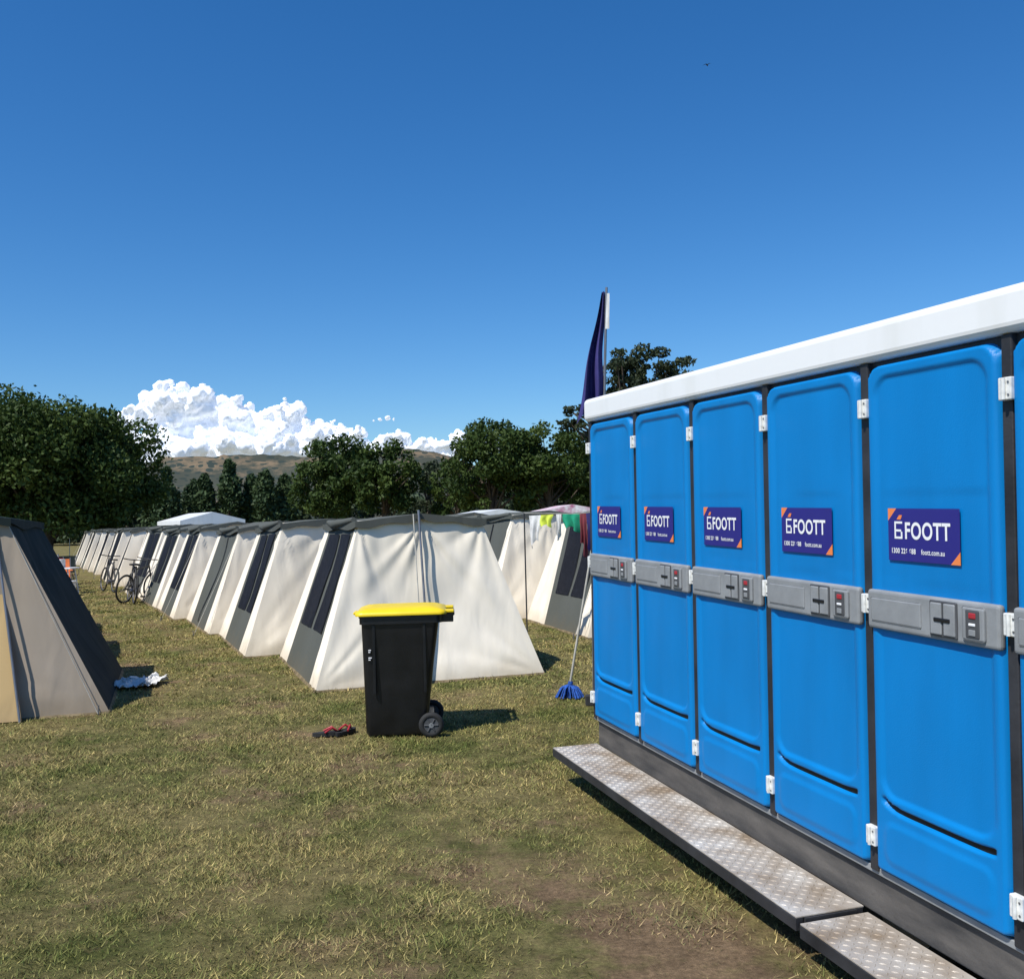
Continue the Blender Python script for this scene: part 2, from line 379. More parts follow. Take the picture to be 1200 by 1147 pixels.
for i in range(12):
    p=Vector((1.02,13.9,0))+row*(3.2*i)
    tent(p.x,p.y,math.atan2(.30,.954)+random.uniform(-.03,.03),2.48,3.0,.59,.36,1.78+random.uniform(-.03,.03),1.87,MA,40+i,hi=(i<2),d0=.5,d1=2.0,win=0 if i==0 else None)
MBt=(M_dkgreen,M_taupe,M_dkgreen,M_olive)
for i in range(12):
    W=3.4
    A_=math.atan2(.325,.946) if i==0 else math.atan2(.36,.933)
    c=Vector((-3.81,9.2,0))+row*(3.3*i) - Vector((math.cos(A_),math.sin(A_),0))*W
    tent(c.x,c.y,A_,W,2.9,.92,.30,1.86,1.98,MBt if i%3!=2 else (M_dkgreen,M_cream,M_olive,M_olive),80+i,doorL=False,doorR=(i>0),hi=(i==0))
mb=MB(); mb.tube([(-.915,10.42,0),(-1.03,10.74,1.84)],.013,M_pole,8); mb.tube([(-.98,10.40,.0),(-1.085,10.72,1.80)],.007,M_rope,6)
mb.obj('tent_pole')
mb=MB()
mb.patch((-5.6,8.55,0.01),(-4.46,8.88,.01),(-4.88,9.22,1.78),(-5.7,9.0,1.78),8,12,M_tan,.02,.02,3)
mb.tube([(-4.46,8.85,0),(-4.84,9.16,1.86)],.012,M_pole,8)
mb.obj('tent_door_flap')

# ------------------------------------------------------------ toilet trailer
s=Vector((.301,-.954,-.0241)).normalized(); inn=Vector((.954,.301,0)).normalized(); up=s.cross(inn).normalized()
TM=Matrix(((s.x,inn.x,up.x,.522),(s.y,inn.y,up.y,6.48),(s.z,inn.z,up.z,0),(0,0,0,1)))
trailer=empty('portable_toilet_trailer',TM)
ND=7;P=.70;LT=ND*P;D=2.1
mb=MB()
mb.box(-.03,LT+.03,.0,D,.40,2.335,M_frame,.004)
for k in range(ND+1):
    mb.box(k*P-.022,k*P+.022,-.022,.01,.40,2.335,M_frame,.005)
mb.box(-.035,LT+.035,-.012,.02,.385,.412,M_grey,.003)
mb.obj('body',trailer)
mb=MB(); mb.box(-.05,LT+.05,-.045,D+.05,2.336,2.484,M_white,.03,seg=4)
for k in range(ND): 
    mb.tube([(k*P+.35,1.2,2.48),(k*P+.35,1.2,2.53)],.05,M_white,12)
mb.obj('roof',trailer)
mb=MB(); mb.box(-.02,LT+.02,.012,.10,.215,.386,M_beam,.006); mb.box(-.02,LT+.02,D-.1,D-.01,.215,.386,M_beam,.006)
for k in range(8): 
    mb.box(k*P+.02*k,k*P+.02*k+.06,.1,D-.1,.24,.36,M_frame)
for x in (.3,1.7,3.1,4.5):
    mb.tube([(x,.3,.3),(x,.3,-.12)],.035,M_frame,8); mb.tube([(x,D-.3,.3),(x,D-.3,-.12)],.035,M_frame,8)
mb.obj('chassis',trailer)
mb=MB()
for yy in (.25,D-.25):
    for x in (2.1,2.75):
        mb.tube([(x,yy-.09,.2),(x,yy+.09,.2)],.28,M_rubber,24); mb.tube([(x,yy-.095,.2),(x,yy+.095,.2)],.16,M_pole,16)
mb.obj('wheels',trailer)
dw=P-.044
nx,nz=64,300
z0,z1=.415,2.325
def sst(t): t=max(0,min(1,t)); return t*t*(3-2*t)
def rr(x,z,xa,xb,za,zb,r):
    cx,cz=(xa+xb)/2,(za+zb)/2; qx=abs(x-cx)-(xb-xa)/2+r; qz=abs(z-cz)-(zb-za)/2+r
    return -(math.hypot(max(qx,0),max(qz,0))+min(max(qx,qz),0)-r)
def zgr(x):
    xc=(x-dw/2)/(dw/2-.05); return .668+.035*max(0,-xc)**8+.010*max(0,xc)**8,xc
dms=[]
for var in range(3):
    V=[];F=[]
    for j in range(nz+1):
        for i in range(nx+1):
            x=dw*i/nx; z=z0+(z1-z0)*j/nz
            rad=.075 if z>1.2 else .025
            do=rr(x,z,.003,dw-.003,z0+.002,z1-.004,rad)
            h=-.012+.047*sst((do+.004)/.016)
            di=rr(x,z,.042,dw-.042,.70,z1-.045,.085)
            h-=.010*sst(di/.02)
            zg,xc=zgr(x)
            if abs(xc)<1.0: 
                g=max(0,1-max(0,abs(z-zg)-.008)/.006); h-=.024*g*sst((1-abs(xc))/.04)
            dl=rr(x,z,.05,dw-.05,.45,.63,.06)
            h+=.006*sst(dl/.03)
            e=sst(do/.1)*(1-sst((z-1.5)/.04)*sst((1.86-z)/.04)*.8)
            h+=.006*e*noise.noise(Vector((x*3.2,z*2.4,1.7+var*5)))
            V.append((x,-h,z))
    for j in range(nz):
        for i in range(nx):
            a=j*(nx+1)+i; F.append((a,a+1,a+nx+2,a+nx+1))
    dm=bpy.data.meshes.new('door_shell'); dm.from_pydata(V,[],F); dm.materials.append(M_blue)
    dm.polygons.foreach_set('use_smooth',[True]*len(F)); dm.update(); dms.append(dm)
fb=MB()
hy=-.0285
pts=[]
for i in range(25):
    x=.06+(dw-.12)*i/24; pts.append((x,-.0195,zgr(x)[0]))
for i in range(24):
    p,q=pts[i],pts[i+1]
    fb.add([(p[0],p[1],p[2]-.010),(q[0],q[1],q[2]-.010),(q[0],q[1],q[2]+.010),(p[0],p[1],p[2]+.010)],[(0,1,2,3)],M_black)  # black strip along the groove stands in for the shade inside it
fb.box(.006,dw-.002,-.049,-.02,1.332,1.478,M_grey,.012,seg=3)
fb.box(.03,.30,-.0525,-.045,1.36,1.45,M_grey,.006)
fb.box(.345,.475,-.054,-.047,1.345,1.468,M_dgrey,.004)
fb.box(.352,.405,-.058,-.05,1.352,1.461,M_grey,.004)
fb.box(.415,.468,-.058,-.05,1.352,1.461,M_grey,.004)
fb.box(.372,.448,-.062,-.055,1.397,1.411,M_black,.003)
fb.box(.50,.60,-.058,-.047,1.35,1.462,M_grey,.008)
fb.box(.520,.580,-.0605,-.055,1.36,1.452,M_dgrey,.004)
fb.box(.536,.566,-.0635,-.058,1.424,1.443,M_red,.003)
fb.box(.536,.564,-.0635,-.058,1.400,1.409,M_txt,.002)
fb.box(.536,.564,-.0635,-.058,1.368,1.388,M_grey,.002)
for zc in (2.16,1.42,.54):
    fb.box(-.035,.018,-.046,-.02,zc-.036,zc+.036,M_hinge,.004)
    fb.tube([(-.008,-.050,zc-.034),(-.008,-.050,zc+.034)],.007,M_hinge,8)
    for dz in (-.02,.02): fb.tube([(.008,-.047,zc+dz),(.008,-.0485,zc+dz)],.004,M_pole,6)
x0,x1,a0,a1=.115,.475,1.592,1.782; y=hy-.004; c=.045
fb.add([(x0,y,a0),(x1-c,y,a0),(x1,y,a0+c),(x1,y,a1),(x0+c,y,a1),(x0,y,a1-c)],[(0,1,2,3,4,5)],M_navy)
fb.add([(x0,y,a1-c),(x0+c,y,a1),(x0,y,a1)],[(0,1,2)],M_orange)
fb.add([(x1-c,y,a0),(x1,y,a0),(x1,y,a0+c)],[(0,1,2)],M_orange)
yl=y-.001
def logo(xa,xb,za,zb,m): fb.add([(xa,yl,za),(xb,yl,za),(xb,yl,zb),(xa,yl,zb)],[(0,1,2,3)],m)
logo(.150,.158,1.672,1.735,M_txt);logo(.158,.192,1.672,1.680,M_txt);logo(.158,.186,1.698,1.706,M_txt);logo(.158,.192,1.727,1.735,M_txt);logo(.184,.192,1.680,1.698,M_txt)
fb.add([(.162,yl,1.742),(.184,yl,1.742),(.192,yl,1.758),(.176,yl,1.758)],[(0,1,2,3)],M_orange)
fo=fb.obj('door_furniture',trailer); fm=fo.data
def textmesh(txt,size,off,wid):
    cu=bpy.data.curves.new('lettering','FONT'); cu.body=txt; cu.size=size; cu.offset=off; cu.space_character=1.08
    o=bpy.data.objects.new('t',cu); scene.collection.objects.link(o)
    bpy.context.view_layer.update()
    me=bpy.data.meshes.new_from_object(o.evaluated_get(bpy.context.evaluated_depsgraph_get()))
    bpy.data.objects.remove(o)
    xs=[v.co.x for v in me.vertices]; k=wid/(max(xs)-min(xs)); mn=min(xs)
    for v in me.vertices: v.co.x=(v.co.x-mn)*k
    me.materials.clear(); me.materials.append(M_txt); return me
tA=textmesh('FOOTT',.083,.0020,.225); tB=textmesh('1300 226 688',.026,.0006,.125); tC=textmesh('foott.com.au',.026,.0004,.115)
for k in range(ND):
    X=k*P+.022
    d=bpy.data.objects.new('door',dms[k%3]); scene.collection.objects.link(d); d.parent=trailer; d.location=(X,0,0)
    if k==0: f=fo
    else: f=bpy.data.objects.new('door_furniture',fm); scene.collection.objects.link(f); f.parent=trailer
    f.location=(X,0,0)
    for me,x,z in((tA,.207,1.674),(tB,.135,1.620),(tC,.288,1.620)):
        t=bpy.data.objects.new('sticker_lettering',me); scene.collection.objects.link(t); t.parent=trailer
        t.location=(X+x,hy-.0055,z); t.rotation_euler=(R(90),0,0)
def step(xa,xb,zt):
    mb=MB()
    mb.box(xa,xb,-.315,-.012,zt-.006,zt,M_alu,.001)
    mb.box(xa,xb,-.318,-.285,zt-.055,zt-.0065,M_frame,.002)
    mb.box(xa,xb,-.045,-.014,zt-.055,zt-.0065,M_frame,.002)
    mb.box(xa,xa+.03,-.28,-.05,zt-.05,zt-.007,M_frame)
    x=xa+.3
    while x<xb:
        mb.box(x,x+.03,-.28,-.05,zt-.05,zt-.007,M_frame); x+=.6
    pitch=.032
    xs=np.arange(xa+.02,xb-.015,pitch)
    for i,x in enumerate(xs):
        for j,yy in enumerate(np.arange(-.30,-.02,pitch)):
            a=R(45) if (i+j)%2 else R(-45)
            l,w,h=.0135,.0046,.0032
            ca,sa=math.cos(a),math.sin(a)
            pp=[(-l,0,0),(0,-w,0),(l,0,0),(0,w,0),(-l*.35,0,h),(l*.35,0,h)]
            vs=[(x+p[0]*ca-p[1]*sa,yy+p[0]*sa+p[1]*ca,zt+.0002+p[2]) for p in pp]
            mb.add(vs,[(0,1,4),(1,5,4),(1,2,5),(2,3,5),(3,4,5),(3,0,4)],M_alu)
    return mb.obj('step',trailer)
step(0,2.72,.233); step(2.745,LT,.218)

# ------------------------------------------------------------ wheelie bin
def binn():
    E=empty('wheelie_bin',Matrix.Translation((-1.225,7.80,0))@Matrix.Rotation(R(4),4,'Z'))
    mb=MB()
    def ring(xa,xb,ya,yb,r,z,n=5):
        out=[]
        for cx,cy,t0 in((xb-r,yb-r,0),(xa+r,yb-r,90),(xa+r,ya+r,180),(xb-r,ya+r,270)):
            for i in range(n+1):
                t=R(t0+90*i/n); out.append((cx+r*math.cos(t),cy+r*math.sin(t),z))
        return out
    def loft(rings,m,cap0=True,cap1=True):
        n=len(rings[0]); vs=[p for r in rings for p in r]; fs=[]
        for k in range(len(rings)-1):
            for i in range(n): fs.append((k*n+i,k*n+(i+1)%n,(k+1)*n+(i+1)%n,(k+1)*n+i))
        mb.add(vs,fs,m,True)
        if cap0: mb.add(rings[0],[tuple(range(n))],m)
        if cap1: mb.add(rings[-1],[tuple(range(n))],m)
    loft([ring(.03,.50,.06,.50,.04,.02),ring(.02,.51,.055,.505,.045,.04),ring(.016,.53,.05,.51,.05,.25),ring(.008,.575,.03,.53,.05,.62),ring(0,.62,.012,.548,.05,.93)],M_black)
    loft([ring(-.014,.645,-.004,.564,.055,.905),ring(-.014,.645,-.004,.564,.055,.975)],M_black)
    loft([ring(-.02,.65,-.01,.57,.06,.955),ring(-.02,.65,-.01,.57,.06,.965)],M_black)
    for yy in (.02,.54):
        for x in (.10,.50):
            mb.box(x-.012,x+.012,yy-.012,yy+.012,.35,.90,M_black,.004)
    mb.box(.44,.56,.08,.48,.02,.16,M_black,.01)
    mb.tube([(.73,.08,.965),(.73,.48,.965)],.016,M_black,10)
    for yy in (.10,.28,.46): mb.box(.63,.735,yy-.014,yy+.014,.90,.975,M_black,.006)
    mb.tube([(.54,-.015,.11),(.54,.575,.11)],.012,M_pole,8)
    mb.obj('body',E)
    mb=MB()
    loft([ring(-.045,.68,-.026,.586,.06,.972),ring(-.048,.682,-.028,.588,.06,.985),ring(-.035,.67,-.014,.574,.06,1.004),ring(.02,.60,.05,.51,.06,1.026),ring(.08,.54,.10,.46,.05,1.032)],M_yellow)
    mb.box(.66,.74,.04,.15,.978,1.0,M_yellow,.006); mb.box(.66,.74,.41,.52,.978,1.0,M_yellow,.006)
    mb.box(-.075,-.03,.19,.37,.968,.988,M_yellow,.006)
    mb.obj('lid',E)
    for yy in (.0,.56):
        mb=MB()
        mb.torus((.54,yy,.10),(0,1,0),.075,.025,M_rubber,28,10)
        mb.tube([(.54,yy-.018,.10),(.54,yy+.018,.10)],.058,M_dgrey,20)
        mb.tube([(.54,yy-.025,.10),(.54,yy+.025,.10)],.02,M_grey,12)
        for k in range(6):
            t=k*math.pi/3; mb.tube([(.54,yy-.02,.10),(.54+.055*math.cos(t),yy-.02,.10+.055*math.sin(t))],.006,M_dgrey,5)
        mb.obj('wheel',E)
    mb=MB()
    for z,x2 in ((.70,.075),(.685,.07),(.64,.08),(.625,.072)): mb.box(.055,x2,.012,.0265,z-.003,z+.004,M_txt)
    mb.obj('label',E)
binn()

# ------------------------------------------------------------ flag, mop, broom
mb=MB(); mb.tube([(.76,9.3,0),(.95,9.3,3.90)],[.018,.012],M_pole,8); 
V=[];F=[];nu,nv=18,30
for j in range(nv+1):
    v=j/nv; zt=3.86-1.12*v
    px=.76+.19*zt/3.9
    wd=.03+.22*v**.9
    for i in range(nu+1):
        u=i/nu
        V.append((px-.015-wd*u+.01*math.sin(v*9), 9.3+.06*math.sin(u*10+v*3)*(.3+u)*(.4+v)+.02*math.sin(v*7), zt-.12*u*v+.03*math.sin(u*10)*v))
for j in range(nv):
    for i in range(nu):
        a=j*(nu+1)+i;F.append((a,a+1,a+nu+2,a+nu+1))
mb.add(V,F,M_flag,True)
mb.patch((.925,9.285,3.50),(.965,9.285,3.50),(.975,9.285,3.84),(.950,9.285,3.84),3,6,M_wcloth,0,.01,2)
mb.obj('flag')
mb=MB(); mb.tube([(.50,9.4,.10),(.74,9.32,1.40)],.011,M_rope,8)
mb.tube([(.49,9.4,.06),(.515,9.395,.16)],[.03,.022],M_mop,8)
for k in range(70):
    t=random.uniform(0,6.28);r=random.uniform(.05,.14)
    mb.tube([(.5,9.4,.13),(.5+r*.6*math.cos(t),9.4+r*.6*math.sin(t),.10),(.5+r*math.cos(t),9.4+r*math.sin(t),.012)],.008,M_mop,4)
mb.obj('mop')
mb=MB(); mb.tube([(.70,9.0,.10),(.74,9.28,1.45)],.011,M_pole,8); mb.box(.62,.80,8.97,9.03,.0,.10,M_frame,.01)
mb.obj('broom')

# ------------------------------------------------------------ clothes line
E=empty('clothes_line')
mb=MB()
A=Vector((.16,13.6,1.80));Bp=Vector((1.6,12.9,1.84))
mb.tube([A,A.lerp(Bp,.5)-Vector((0,0,.05)),Bp],.004,M_rope,4)
mb.tube([(.16,13.6,0),A],.010,M_frame,8); mb.tube([(1.6,12.9,0),Bp],.012,M_frame,8); mb.obj('line_and_posts',E)
def cloth(t0,t1,drop,m,seed):
    mb=MB(); a=A.lerp(Bp,t0)-Vector((0,0,.04));b=A.lerp(Bp,t1)-Vector((0,0,.04))
    nu,nv=14,14;V=[];F=[]
    for j in range(nv+1):
        for i in range(nu+1):
            u=i/nu;v=j/nv;p=a.lerp(b,u*(1-.3*v)+.12*v+.05*math.sin(v*5+seed)); p=p+Vector((.3,.5,0))*(.08*math.sin(u*11+seed)*v)
            p.z-=drop*v*(1+.2*math.sin(u*5+seed)); V.append(p)
    for j in range(nv):
        for i in range(nu):
            k=j*(nu+1)+i;F.append((k,k+1,k+nu+2,k+nu+1))
    mb.add(V,F,m,True); mb.obj('garment',E)
cloth(.04,.16,.38,M_wcloth,1);cloth(.13,.27,.16,M_yg,2);cloth(.36,.53,.22,M_gcloth,3);cloth(.52,.58,.50,M_rcloth,4);cloth(.58,.70,.60,M_flag,5);cloth(.30,.35,.30,M_wcloth,6)

# ------------------------------------------------------------ small things
def bicycle(x,y,ang):
    mb=MB()
    for cx in (0,1.03):
        mb.torus((cx,0,.34),(0,1,0),.32,.02,M_rubber,32,6); mb.torus((cx,0,.34),(0,1,0),.295,.008,M_pole,32,5)
        for k in range(12):
            t=k*math.pi/6; mb.tube([(cx,0,.34),(cx+.29*math.cos(t),0,.34+.29*math.sin(t))],.002,M_pole,3)
    fr=[((0,0,.34),(.42,0,.28)),((0,0,.34),(.30,0,.80)),((.42,0,.28),(.28,0,.86)),((.42,0,.28),(.85,0,.72)),((.30,0,.78),(.83,0,.84)),((.82,0,.88),(1.03,0,.34))]
    for a,b in fr: mb.tube([a,b],.02,M_frame,8)
    mb.tube([(.82,0,.86),(.80,0,1.0)],.014,M_frame,8)
    mb.tube([(.74,-.28,1.02),(.82,-.1,1.0),(.82,.1,1.0),(.74,.28,1.02)],.013,M_frame,8)
    mb.box(.14,.38,-.06,.06,.88,.92,M_rubber,.015)
    mb.tube([(.42,-.08,.28),(.42,.08,.28)],.07,M_pole,14); mb.tube([(.42,-.1,.28),(.52,-.1,.14)],.01,M_pole,6); mb.box(.48,.57,-.15,-.08,.12,.15,M_rubber)
    mb.tube([(.42,.1,.28),(.32,.1,.42)],.01,M_pole,6)
    o=mb.obj('bicycle'); o.matrix_world=Matrix.Translation((x,y,0))@Matrix.Rotation(ang,4,'Z')@Matrix.Rotation(R(7),4,'X')
bicycle(-8.75,22.6,R(118));bicycle(-9.1,22.9,R(75));bicycle(-11.0,27.0,R(128))

mb=MB()
for (x,y,a,m) in ((-1.53,7.96,.3,M_red),(-1.40,8.02,1.1,M_rubber)):
    Mx=Matrix.Translation((x,y,.012))@Matrix.Rotation(a,4,'Z')
    pts=[]
    for k in range(20):
        t=2*math.pi*k/20; pts.append((.125*math.cos(t),(.042+.01*math.cos(t))*math.sin(t)))
    mb.add([(p[0],p[1],.0) for p in pts]+[(p[0],p[1],.028) for p in pts],[tuple(range(20,40))]+[(k,(k+1)%20,20+(k+1)%20,20+k) for k in range(20)],M_rubber,False,Mx)
    for s1 in (-1,1): mb.tube([(.07,0,.03),(.03,s1*.025,.062),(-.03,s1*.045,.03)],.009,M_red,6,Mx)
mb.obj('sandals')

def crumple(name,cx,cy,w,l,h,m,seed):
    mb=MB();n=34;V=[];F=[]
    for j in range(n+1):
        for i in range(n+1):
            u=i/n-.5;v=j/n-.5;q=Vector((u*4,v*4,seed))
            V.append((cx+u*w+.14*noise.noise(q),cy+v*l+.14*noise.noise(q+Vector((9,0,0))),.028+h*(abs(noise.noise(q*1.6))+.35*abs(noise.noise(q*4)))))
    for j in range(n):
        for i in range(n):
            k=j*(n+1)+i;F.append((k,k+1,k+n+2,k+n+1))
    mb.add(V,F,m,True);mb.obj(name)
crumple('towel',-4.12,10.75,.45,.55,.10,M_wcloth,3)

def chair(x,y,a,m):
    mb=MB()
    mb.patch((-.25,-.25,.42),(.25,-.25,.42),(.25,.22,.38),(-.25,.22,.38),8,8,m,.04,.0)
    mb.patch((-.25,.22,.38),(.25,.22,.38),(.25,.36,.92),(-.25,.36,.92),8,8,m,.04,.0)
    for sx in (-.27,.27):
        mb.tube([(sx,-.28,0),(sx,.25,.42)],.012,M_pole,6);mb.tube([(sx,.32,0),(sx,-.25,.43),(sx,-.25,.6)],.012,M_pole,6);mb.tube([(sx,.2,.36),(sx,.37,.95)],.012,M_pole,6)
        mb.box(sx-.03,sx+.03,-.28,.27,.59,.62,m,.008)
    o=mb.obj('camp_chair');o.matrix_world=Matrix.Translation((x,y,0))@Matrix.Rotation(a,4,'Z')
chair(-12.9,28,.5,M_orange);chair(-13.5,29.6,1.2,M_red);chair(-14.4,31.5,.2,M_dkgreen);chair(-15.6,33.5,.9,M_wcloth)
mb=MB()
mb.box(-.45,.45,-.3,.3,.68,.72,M_white,.01)
for sx in (-.38,.38):
    for sy in (-.24,.24): mb.tube([(sx*1.1,sy*1.1,0),(sx*.9,sy*.9,.68)],.02,M_white,8)
mb.box(-.2,.15,-.2,.1,.722,.95,M_wcloth,.02)
o=mb.obj('folding_table');o.matrix_world=Matrix.Translation((-12.5,27.0,0))
mb=MB(); mb.box(-.3,.3,-.2,.2,0,.34,M_white,.03);mb.box(-.31,.31,-.21,.21,.345,.40,M_white,.02);mb.box(-.32,-.30,-.06,.06,.22,.26,M_grey,.004)
o=mb.obj('cooler_box');o.matrix_world=Matrix.Translation((-12.0,26.1,0))
M_pink=mat('pink_fabric',(.70,.18,.28),.8)
mb=MB();n=16
top=(0,0,1.95);rim=[(.8*math.cos(2*math.pi*k/n),.8*math.sin(2*math.pi*k/n),1.65) for k in range(n)]
for k in range(n): mb.add([top,rim[k],rim[(k+1)%n]],[(0,1,2)],M_pink if k%2 else M_wcloth)
mb.tube([(0,0,0),(0,0,1.97)],.02,M_white,8)
o=mb.obj('beach_umbrella');o.matrix_world=Matrix.Translation((-26.2,58,-.1))
def marquee(x,y,w,l,he,hr,m,a):
    mb=MB();X=w/2;Y=l/2
    mb.add([(-X,-Y,he),(X,-Y,he),(X,Y,he),(-X,Y,he),(0,-Y,hr),(0,Y,hr)],[(0,4,5,3),(4,1,2,5),(0,1,4),(2,3,5)],m)
    mb.add([(-X-.01,-Y-.01,he-.2),(X+.01,-Y-.01,he-.2),(X+.01,-Y-.01,he),(-X-.01,-Y-.01,he)],[(0,1,2,3)],m)
    mb.add([(-X-.01,-Y,he-.2),(-X-.01,Y,he-.2),(-X-.01,Y,he),(-X-.01,-Y,he)],[(0,1,2,3)],m)
    mb.add([(X+.01,-Y,he-.2),(X+.01,Y,he-.2),(X+.01,Y,he),(X+.01,-Y,he)],[(0,1,2,3)],m)
    for sx in (-X+.05,X-.05):
        for sy in (-Y+.05,Y-.05): mb.tube([(sx,sy,0),(sx,sy,he)],.03,M_pole,8)
    o=mb.obj('marquee');o.matrix_world=Matrix.Translation((x,y,0))@Matrix.Rotation(a,4,'Z')
marquee(-15.9,50,3.2,4,2.1,2.5,M_white,R(35))
M_patt=mat('patterned_canvas',(.8,.8,.78),.8,.1,5,col2=(.45,.15,.25))
marquee(2.0,38,2.1,3,2.05,2.25,M_patt,R(10))
marquee(-.9,36,2.2,3,1.95,2.12,M_white,R(20))
mb=MB(); mb.tube([(-.11,0,0),(-.03,0,.01),(.05,0,.0),(.10,0,-.005)],[.006,.028,.022,.004],M_frame,8)
mb.add([(-.02,0,.015),(.04,0,.015),(.02,.10,.05),(-.02,.19,.02),(-.03,.10,.045)],[(0,1,2,4),(4,2,3)],M_frame)
mb.add([(-.02,0,.015),(.04,0,.015),(.02,-.10,.05),(-.02,-.19,.02),(-.03,-.10,.045)],[(0,4,2,1),(4,3,2)],M_frame)
mb.add([(-.10,0,0),(-.16,.03,0),(-.16,-.03,0)],[(0,1,2)],M_frame)
o=mb.obj('bird');o.matrix_world=Matrix.Translation((8.5,40,20.3))@Matrix.Rotation(R(60),4,'Z')

# ------------------------------------------------------------ trees
def leaves(name,clumps,per,size,m,seed,parent,shell=.55):
    r=np.random.default_rng(seed)
    C=[];K=[]
    for (c,rad,sq) in clumps:
        n=int(per*rad**2) if per>0 else -per
        d=r.normal(size=(n,3)); d/=np.linalg.norm(d,axis=1)[:,None]
        q=(shell+(1-shell)*r.random(n)**.6)*(1+.15*r.normal(size=n))
        C.append(np.array(c)+d*q[:,None]*np.array([rad,rad,rad*sq])); K.append(np.clip(r.normal(.5,.2)+.14*r.normal(size=n),0,1))
    C=np.concatenate(C);K=np.concatenate(K);n=len(C)
    u=r.normal(size=(n,3));u/=np.linalg.norm(u,axis=1)[:,None]
    w=np.cross(u,r.normal(size=(n,3)));w/=np.linalg.norm(w,axis=1)[:,None]
    s_=size*(.6+.8*r.random(n))[:,None]; u*=s_;w*=s_*.6
    V=np.stack([C-u,C-w*.9,C+u,C+w*.9],1).reshape(-1,3)
    V[:,2]=np.maximum(V[:,2],.2)
    o=quickmesh(name,V,np.arange(n*4),m,np.repeat(K,4),4)
    if parent: o.parent=parent
    return o
def tree(name,x,y,H,Rw,trunk_h,seed,lm,leaf=.16,per=150,nc=70,kind='round'):
    rs=random.Random(seed)
    E=empty(name,Matrix.Translation((x,y,0)))
    cz=trunk_h+(H-trunk_h)/2; rz=(H-trunk_h)/2
    cl=[]
    if kind=='round':
        for k in range(nc):
            th=rs.uniform(0,6.283); cp=rs.uniform(-.85,1); sp=math.sqrt(1-cp*cp)
            q=rs.uniform(.6,.90) if k%4 else rs.uniform(.1,.5)
            rad=Rw*rs.uniform(.14,.27)
            cl.append(((Rw*q*sp*math.cos(th),Rw*q*sp*math.sin(th),cz+rz*q*cp*.95),rad,.8))
    elif kind=='poplar':
        for k in range(nc):
            t=rs.uniform(0,1); z=trunk_h+(H-trunk_h)*t; w=Rw*math.sin(math.pi*min(1,(t*.85+.12)))**.8*(1-t*.35)
            th=rs.uniform(0,6.283); cl.append(((w*.5*math.cos(th),w*.5*math.sin(th),z),w*.5+.2,1.4))
    else:
        for (cx,cy,cz_,r0) in kind:
            for k in range(13):
                cl.append(((cx+rs.gauss(0,r0*.55),cy+rs.gauss(0,r0*.55),cz_+rs.gauss(0,r0*.33)),r0*rs.uniform(.22,.45),.55))
    mb=MB()
    tz=H*.62 if kind!='round' else cz
    top=Vector((rs.uniform(-.3,.3),rs.uniform(-.3,.3),tz))
    tr=H*.032
    mb.tube([(0,0,-.1),(.03,0,.5),(top.x*.4,top.y*.4,trunk_h),top],[tr*1.4,tr,tr*.8,tr*.35],M_bark,10)
    for k,(c,rad,sq) in enumerate(cl):
        if k%2==0:
            c=Vector(c); st=Vector((top.x*.4,top.y*.4,trunk_h)).lerp(top,rs.uniform(0,.9))
            md=st.lerp(c,.5)+Vector((0,0,-.15*(c-st).length*.3))
            mb.tube([st,md,c],[tr*.4,tr*.22,tr*.06],M_bark,5)
    mb.obj('trunk',E)
    leaves('foliage',cl,per,leaf,lm,seed,E)
    return E
tree('elm_tree',-26.6,56,9.9,6.3,1.0,1,L_elm,.135,360,130)
tree('elm_tree',-33.8,58,9.6,6.0,1.3,2,L_elm,.135,320,90)
tree('elm_tree',-15.6,86,9.8,4.2,1.5,3,L_elm,.18,230,80)
tree('elm_tree',-10.9,84,9.3,3.5,1.5,4,L_elm,.18,230,70)
tree('gum_tree',-7.6,92,8.2,2.4,1.0,5,L_gum,.19,170,40)
tree('elm_tree',-1.6,77,10.3,4.2,1.5,6,L_elm,.16,250,90)
tree('elm_tree',2.9,78,9.8,4.2,1.5,7,L_elm,.16,250,80)
tree('elm_tree',-4.9,84,7.3,2.6,1.2,8,L_elm,.18,210,50)
tree('elm_tree',7.2,82,7.4,3.6,1.4,9,L_elm,.18,210,60)
tree('gum_tree',7.6,62,12.8,4,3,11,L_gum,.13,360,0,
  kind=[(0.4,0,11.7,1.5),(1.9,.3,10.8,1.5),(-.8,0,10.9,1.2),(-3.1,.2,8.4,.9),(-3.6,0,7.6,.8),(2.7,0,9.9,1.3),(.8,0,9.6,1.3),(-1.9,.2,6.6,.9),(.6,.5,10.7,1.5),(1.5,0,7.0,1.0),(-.9,0,9.8,1.0)])
px=[(-38,108,8.2),(-34.5,110,7.6),(-36.4,112,7.0),(-31.6,110,9.3),(-29.6,112,7.6),(-27.2,108,7.8),(-25.5,110,7.2),(-41,112,7.0)]
for i,(x,y,h) in enumerate(px):
    tree('poplar_tree',x,y,h,1.7,.8,30+i,L_pop,.22,-260,26,kind='poplar')
cl=[];rs=random.Random(5)
for k in range(620):
    x=rs.uniform(-95,120); y=118+rs.uniform(0,14)
    hh=5.2+2.0*noise.noise(Vector((x*.07,0,0)))*1.5+rs.uniform(-.8,.8)
    for z in (hh*.25,hh*.6,hh*.88):
        cl.append(((x+rs.uniform(-1,1),y,z),rs.uniform(1.0,1.9),.8))
leaves('distant_trees',cl,-70,.32,L_far,9,None)

